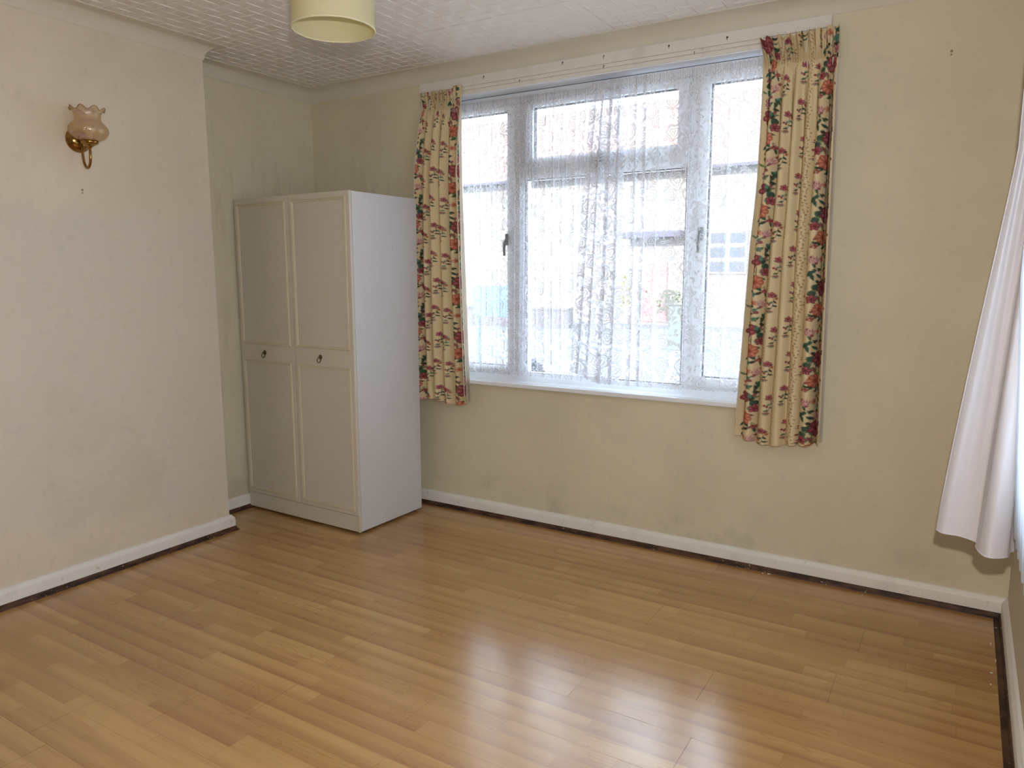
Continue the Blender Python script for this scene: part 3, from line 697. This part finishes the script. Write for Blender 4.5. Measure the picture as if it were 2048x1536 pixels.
obj('plinth', B(((.002, .004, z0), (WW-.004, .017, .097)), bev=.001), mRail, wd)
obj('kick_edge', B(((WW-.006, .0, z0-.002), (WW, .017, .100)), bev=.001), mMould, wd)
for fx in (.03, WW-.03):
    for fy in (.05, WDp-.04):
        bm = bmesh.new(); lathe(bm, [(0, 0), (.014, 0), (.014, z0+.002), (0, z0+.002)], Matrix.Translation((fx, fy, 0)), 14); obj('glide', bm, mDark, wd)
def mould(bm, x0, x1, z0_, z1_, w_=.015, d=.007):
    path = [(x0, z0_), (x1, z0_), (x1, z1_), (x0, z1_)]
    prof = [(0, 0), (.001, d*.7), (w_*.25, d), (w_*.5, d*.55), (w_*.8, d*.75), (w_, .0)]
    rings = []
    for i, (a, b) in enumerate(path):
        sx = 1 if a == x0 else -1; sz = 1 if b == z0_ else -1
        rings.append([bm.verts.new((a+sx*o_, -h_, b+sz*o_)) for o_, h_ in prof])
    for i in range(4):
        A, B_ = rings[i], rings[(i+1) % 4]
        for j in range(len(prof)-1): bm.faces.new((A[j], A[j+1], B_[j+1], B_[j]))
    return bm
for (dx0, dx1, hx) in ((.001, .4265, .195), (.4305, WW-.001, .622)):
    door = obj('door', B(((dx0, 0, .100), (dx1, .016, WH)), bev=.0015), mRail, wd)
    for (za, zb_) in ((.124, .858), (.945, 1.690)):
        obj('moulding', mould(bmesh.new(), dx0+.022, dx1-.022, za, zb_), mMould, door, False)
        obj('panel', B(((dx0+.034, -.0012, za+.012), (dx1-.034, .001, zb_-.012))), mDoor, door)
    hz = .902; Mh = Matrix.Translation((hx, 0, hz)) @ Matrix.Rotation(pi/2, 4, 'X')
    bm = bmesh.new(); lathe(bm, [(0, .011), (.004, .011), (.0065, .008), (.006, .005), (.010, .0035), (.0125, .0015), (.0125, 0)], Mh, 24, mod=lambda th_, r, z_, i: (r*(1+.10*cos(6*th_)*(i > 3)), z_))
    obj('knob_plate', bm, mBronze, door, True)
    bm = bmesh.new(); tube(bm, [(hx+.0125*sin(a), -.0095-.004*(1-cos(a))*.5, hz-.014+.0135*cos(a)) for a in np.linspace(.35, 2*pi-.35, 20)], [.0013+.001*abs(sin(a/2)) for a in np.linspace(.35, 2*pi-.35, 20)], 8)
    obj('ring_pull', bm, mBronze, door, True)

# ---------------------------------------------------------------- pendant lampshade
t = MT('cream_shade_fabric', .8, .15); n = t.noise(scale=260, detail=2); t.color(t.mix(t.m2('MULTIPLY', n, .3), lin((236, 228, 196)), lin((222, 212, 172)))); t.bump(n, .1, .001)
tl = t.n('ShaderNodeBsdfTranslucent'); tl.inputs[0].default_value = lin((236, 228, 176)); mx = t.n('ShaderNodeMixShader'); mx.inputs[0].default_value = .42
t.t.links.new(t.b.outputs[0], mx.inputs[1]); t.t.links.new(tl.outputs[0], mx.inputs[2]); t.t.links.new(mx.outputs[0], t.out.inputs[0]); mShade = t.m
LX, LY, LZ, LR, LH = 1.70, -1.525, 2.062, .125, .20
lp = thing('pendant_lamp', 'cream drum lampshade hanging from the tiled ceiling', 'lamp', (LX, LY, H))
zz0 = LZ-H
bm = bmesh.new(); lathe(bm, [(LR, zz0), (LR, zz0+LH), (LR-.0012, zz0+LH), (LR-.0012, zz0), (LR, zz0)], n=96); obj('lamp_shade', bm, mShade, lp, True, sharp=40)
for q in (zz0+.003, zz0+LH-.003):
    bm = bmesh.new(); tube(bm, [((LR+.0006)*cos(a), (LR+.0006)*sin(a), q) for a in np.linspace(0, 2*pi, 97)], .0028, 8, False); meta(obj('shade_rim', bm, plain('rim_tape', (224, 214, 180), .6), lp, True), 'cream tape rim')
bm = bmesh.new(); tube(bm, [(0, 0, -.02), (0, 0, zz0+LH+.01)], .003, 8); obj('cord', bm, mUpvc, lp, True)
bm = bmesh.new(); lathe(bm, [(0, 0), (.04, 0), (.042, -.004), (.036, -.018), (.012, -.026), (0, -.026)], n=32); obj('ceiling_rose', bm, mUpvc, lp, True)
bm = bmesh.new()
for k in range(3):
    a = k*2*pi/3; tube(bm, [(.018*cos(a), .018*sin(a), zz0+LH-.02), ((LR-.001)*cos(a), (LR-.001)*sin(a), zz0+LH-.004)], .0012, 6)
tube(bm, [(.018*cos(a), .018*sin(a), zz0+LH-.02) for a in np.linspace(0, 2*pi, 25)], .0012, 6, False); obj('shade_spider', bm, mUpvc, lp, True)
bm = bmesh.new(); lathe(bm, [(0, zz0+LH+.03), (.010, zz0+LH+.025), (.016, zz0+LH), (.017, zz0+LH-.05), (.0, zz0+LH-.05)], n=24); obj('lamp_holder', bm, mUpvc, lp, True)

# ---------------------------------------------------------------- wall sconce
mBrass = plain('polished_brass', (160, 122, 70), .16, .5, 1.0, var=.08, vscale=30)
t = MT('iridescent_amber_glass', .06, .5); 
n = t.noise(v=t.scale(t.co(), (30, 30, 60)), scale=1.4, detail=3, dist=1.5)
gcol = t.mix(t.ss(n, .35, .65), (.98, .90, .80, 1), (.93, .84, .86, 1)); t.bump(t.noise(scale=55, detail=2, dist=1), .7, .004)
tp = t.n('ShaderNodeBsdfTransparent'); t.put(tp.inputs[0], t.mix(t.ss(n, .3, .7), (.96, .90, .74, 1), (.95, .90, .84, 1)))
t.put(t.b.inputs['Base Color'], t.mix(t.ss(n, .40, .62), lin((240, 214, 158)), lin((226, 206, 204)))); t.b.inputs['Roughness'].default_value = .12; t.b.inputs['Specular IOR Level'].default_value = 1.0
t.b.inputs['Metallic'].default_value = .25; t.b.inputs['Coat Weight'].default_value = .6; t.b.inputs['Coat Roughness'].default_value = .04
mx = t.n('ShaderNodeMixShader'); mx.inputs[0].default_value = .30; t.t.links.new(tp.outputs[0], mx.inputs[1]); t.t.links.new(t.b.outputs[0], mx.inputs[2]); t.t.links.new(mx.outputs[0], t.out.inputs[0]); mAmber = t.m
SX, SY, SZ = BX, -1.535, 1.868
sn = thing('wall_light', 'brass wall light with ruffled amber glass shade on the chimney breast', 'wall light', (SX, SY, SZ))
RY = Matrix.Rotation(pi/2, 4, 'Y')
bm = bmesh.new(); lathe(bm, [(.050, 0), (.050, .004), (.046, .007), (.043, .015), (.034, .024), (.018, .030), (.006, .032), (0, .032)], RY, 40); obj('wall_plate', bm, mBrass, sn, True)
OUT = .086
bm = bmesh.new(); pts = [(.022, 0, -.010), (.030, 0, -.030)] + [(.030+(OUT-.030)/2*(1-cos(a)), 0, -.060-.055*sin(a)) for a in np.linspace(0, pi, 16)] + [(OUT, 0, -.045), (OUT, 0, -.030)]
tube(bm, pts, .0052, 12); obj('arm', bm, mBrass, sn, True)
MC = Matrix.Translation((OUT, 0, 0))
bm = bmesh.new(); lathe(bm, [(0, -.040), (.006, -.040), (.008, -.034), (.016, -.030), (.022, -.026), (.032, -.022), (.034, -.016), (.033, -.010), (.028, -.009), (0, -.009)], MC, 36); obj('gallery_cup', bm, mBrass, sn, True)
bm = bmesh.new(); lathe(bm, [(0, -.008), (.012, -.008), (.012, .035), (.008, .045), (0, .045)], MC, 20); obj('lamp_holder', bm, plain('cream_candle_tube', (226, 216, 190), .5), sn, True)
pr = [(.026, -.010), (.040, -.008), (.058, .002), (.070, .018), (.075, .036), (.073, .054), (.064, .070), (.052, .082), (.046, .094), (.044, .108), (.045, .122), (.050, .134), (.058, .143)]
def ruf(th_, r, z_, i):
    k = max(0, (i-8)/4); return r*(1+.07*k*k*cos(8*th_)), z_+.007*k*k*cos(8*th_+.6)
pr = [(r*1.0 if i < 6 else r*(1.0+.10*min(1, (i-6)/3)), -.010+(z_+.010)*.80) for i, (r, z_) in enumerate(pr)]
bm = bmesh.new(); lathe(bm, pr + [(r-.0022, z_) for r, z_ in pr[::-1]], MC, 128, mod=lambda th_, r, z_, i: ruf(th_, r, z_, i if i < 13 else 25-i)); obj('glass_shade', bm, mAmber, sn, True)
# brass rim line along the ruffled lip
bm = bmesh.new(); lip = []
for k in range(129):
    th_ = 2*pi*k/128; r_, z_ = ruf(th_, pr[-1][0]-.001, pr[-1][1], 12); lip.append((OUT+r_*cos(th_), r_*sin(th_), z_))
tube(bm, lip, .0016, 6, False); obj('shade_lip', bm, plain('amber_lip', (150, 112, 76), .2, .6), sn, True)

# wall plugs left in the plaster
def plug(loc, rot, label, grp=None):
    bm = bmesh.new(); lathe(bm, [(0, .0012), (.0022, .0012), (.0042, .0018), (.005, .0004), (.005, 0)], Matrix.Translation(loc) @ rot, 14)
    bm2 = Matrix.Translation(Vector(loc)+Vector((0, 0, -.012))) @ rot; lathe(bm, [(0, .001), (.003, .0008), (.0036, 0)], bm2, 12)
    meta(obj('wall_plug', bm, plain('plaster_plug', (158, 140, 112), .8), None), label, 'wall plug', grp)
plug((BX, -1.533, 1.668), Matrix.Rotation(pi/2, 4, 'Y'), 'small brown wall plug in the chimney breast below the brass light')
plug((3.31, 0, 2.130), Matrix.Rotation(pi/2, 4, 'X'), 'small brown wall plug high on the cream wall right of the window')

# paint flakes along the skirting
mFlake = plain('white_paint_flake', (226, 220, 205), .6)
for (fx, fy, L, a) in ((2.770, -.040, .016, .3), (2.745, -.046, .009, 1.), (3.592, -.50, .012, .6), (3.588, -.585, .007, .1), (3.602, -.648, .006, 1.4), (3.618, -.86, .007, .8), (3.15, -.062, .006, .2), (3.606, -.40, .034, 1.52), (3.594, -.27, .028, 1.60)):
    bm = bmesh.new(); n_ = 7; r0 = random.Random(int(fx*1000)+int(-fy*1000)); th_ = L > .02
    vs = [Vector((cos(2*pi*k/n_)*L/2*r0.uniform(.7, 1), sin(2*pi*k/n_)*(L/2 if not th_ else .0022)*r0.uniform(.5, 1), 0)) for k in range(n_)]
    lo = [bm.verts.new(v) for v in vs]; hi = [bm.verts.new(v*.9+Vector((0, 0, .0012+.0008*r0.random()))) for v in vs]
    bm.faces.new(lo[::-1]); bm.faces.new(hi)
    for k in range(n_): bm.faces.new((lo[k], lo[(k+1) % n_], hi[(k+1) % n_], hi[k]))
    o = obj('paint_flake', bm, mFlake); o.location = (fx, fy, 0.0); o.rotation_euler = (0, 0, a)
    meta(o, {True: 'tiny white paint flake on the floor by the skirting under the window', False: 'tiny white paint flake on the floor along the right skirting'}[fx < 3.3], 'paint flake', 'paint flakes under the window' if fx < 3.3 else 'paint flakes by the right skirting')

# ---------------------------------------------------------------- street outside
G0 = -.45
def st(name, bm, mat, label, cat, **k): return meta(obj(name, bm, mat, None, **k), label, cat)
bm = B(((-40, .27, G0-.3), (30, 60, G0))); t = MT('pale_paving', .9, .2); n = t.noise(scale=2, detail=5)
t.color(t.mix(n, lin((94, 98, 106)), lin((110, 111, 116)))); struct('ground', bm, t.m)
mRender = plain('white_render', (122, 117, 111), .9, .1, var=.03); mTile = plain('clay_roof_tile', (112, 92, 84), .85, .1, var=.15, vscale=3)
mRed = plain('red_paint', (140, 92, 92), .5); mGrey = plain('canopy_felt', (62, 60, 72), .8); mPaneD = plain('dark_pane', (40, 46, 56), .15, .6); mBush = None
hs = thing('house', 'white rendered house with tiled roof across the street', 'house', (-6, 22, G0))
def loc(bm, o):
    for v in bm.verts: v.co -= o.location
    return bm
obj('house_wall', loc(B(((-22, 22, G0), (3.5, 30, 4.9))), hs), mRender, hs)
bm = bmesh.new(); vs = [bm.verts.new(p) for p in ((-22.5, 21.5, 4.85), (4, 21.5, 4.85), (4, 30.5, 4.85), (-22.5, 30.5, 4.85), (-20, 26, 8.2), (1.5, 26, 8.2))]
for fidx in ((0, 1, 5, 4), (1, 2, 5), (2, 3, 4, 5), (3, 0, 4), (0, 3, 2, 1)): bm.faces.new([vs[i] for i in fidx])
obj('roof', loc(bm, hs), mTile, hs); obj('gutter', loc(B(((-22.6, 21.35, 4.78), (4.1, 21.5, 4.90)), bev=.03), hs), mGrey, hs)
obj('door_canopy', loc(B(((-7.1, 21.0, 2.58), (-4.9, 22, 2.80)), bev=.03), hs), mGrey, hs)
dr = obj('front_door', loc(B(((-6.55, 21.93, G0+.1), (-5.65, 22.02, 1.75)), bev=.01), hs), mRed, hs)
obj('door_knob', loc(B(((-6.45, 21.86, .7), (-6.37, 21.93, .78)), bev=.02), hs), mBronze, dr)
for (a, b, z_0, z_1, nx_, nz_) in ((-4.2, -2.9, 1.35, 2.78, 2, 3), (-19.8, -17.5, 1.2, 2.6, 3, 2), (1.0, 2.6, 3.6, 4.6, 3, 2)):
    bm = B(((a, 21.9, z_0), (b, 22.0, z_1)))
    wf = obj('house_window', loc(bm, hs), mRender, hs)
    for i in range(nx_):
        for j in range(nz_):
            w1 = (b-a)/nx_; h1 = (z_1-z_0)/nz_
            obj('pane', loc(B(((a+i*w1+.07, 21.88, z_0+j*h1+.07), (a+(i+1)*w1-.07, 21.92, z_0+(j+1)*h1-.07))), hs), mPaneD, wf)
# low walls, gate post, blue panel, planting
struct('bounce_apron', B(((-5, .27, G0), (12, 6.6, G0+.02)), ((3.93, -9, G0), (12, .27, G0+.02))), plain('concrete_bounce_slab', (190, 186, 178), .9, .1, var=.05))  # unseen pale slab added outside both windows to bounce daylight onto the ceiling
st('garden_wall', B(((-22, 18.6, G0), (-7.8, 18.9, .15)), ((-22, 18.55, .15), (-7.8, 18.95, .22)), bev=.01), plain('grey_brick', (84, 80, 84), .9), 'low grey garden wall across the street, seen through the net', 'garden wall')
gp = thing('gate_post', 'square grey-green gate post outside, right of the window centre', 'post', (-2.42, 13.7, G0))
obj('post', B(((-.16, -.16, 0), (.16, .16, 1.05)), bev=.01), plain('mossy_concrete', (84, 90, 88), .9), gp); obj('post_cap', B(((-.19, -.19, 1.05), (.19, .19, 1.11)), bev=.02), plain('cap_stone', (80, 82, 78), .9), gp)
bp = thing('blue_panel', 'pale blue panel fence outside the left window light', 'fence', (-4.55, 9.0, G0))
mBlue = plain('pale_blue_panel', (70, 98, 122), .6)
for k in range(3): obj('board', B(((-.48+k*.322, -.02, .95), (-.48+k*.322+.31, .02, 1.56)), bev=.006), mBlue, bp)
obj('rail', B(((-.48, .02, 1.0), (.48, .05, 1.08)), ((-.48, .02, 1.32), (.48, .05, 1.40))), mBlue, bp)
for xx_ in (-.42, .42): obj('post', B(((xx_-.035, .05, 0), (xx_+.035, .12, 1.56)), bev=.005), mBlue, bp)
def shrub(name, label, x_, y_, r, h_, c, seed):
    R = random.Random(seed); o = thing(name, label, 'shrub', (x_, y_, G0)); bm = bmesh.new()
    for k in range(420):
        a = R.uniform(0, 2*pi); q = R.random()**.4; e = R.uniform(-.2, 1); p = Vector((cos(a)*r*q*math.sqrt(max(.1, 1-e*e*.8)), sin(a)*r*q*math.sqrt(max(.1, 1-e*e*.8)), h_*(.45+.5*e)))
        L = R.uniform(.06, .12); d = Vector((R.uniform(-1, 1), R.uniform(-1, 1), R.uniform(-.2, 1))).normalized(); s_ = d.orthogonal().normalized()*L*.35
        v = [bm.verts.new(p), bm.verts.new(p+d*L*.5+s_), bm.verts.new(p+d*L), bm.verts.new(p+d*L*.5-s_)]; bm.faces.new(v)
    obj('foliage', bm, plain(name+'_leaf', c, .7, .2, var=.25, vscale=10), o)
    bm = bmesh.new()
    for k in range(7): a = k*.9; tube(bm, [(0, 0, 0), (cos(a)*r*.25, sin(a)*r*.25, h_*.3), (cos(a)*r*.55, sin(a)*r*.55, h_*.75)], [.02, .014, .005], 6)
    obj('stems', bm, plain(name+'_wood', (90, 70, 54), .9), o, True)
shrub('yellow_shrub', 'yellowish shrub outside near the net opening', -7.0, 20.3, .7, 1.9, (112, 104, 52), 1)
shrub('dark_shrub', 'dark blue-green shrub outside low behind the left net', -1.75, 5.6, .20, .55, (26, 36, 50), 2)
shrub('green_shrub', 'green shrub beside the red front door', -5.0, 20.5, .5, 1.3, (76, 84, 60), 3)
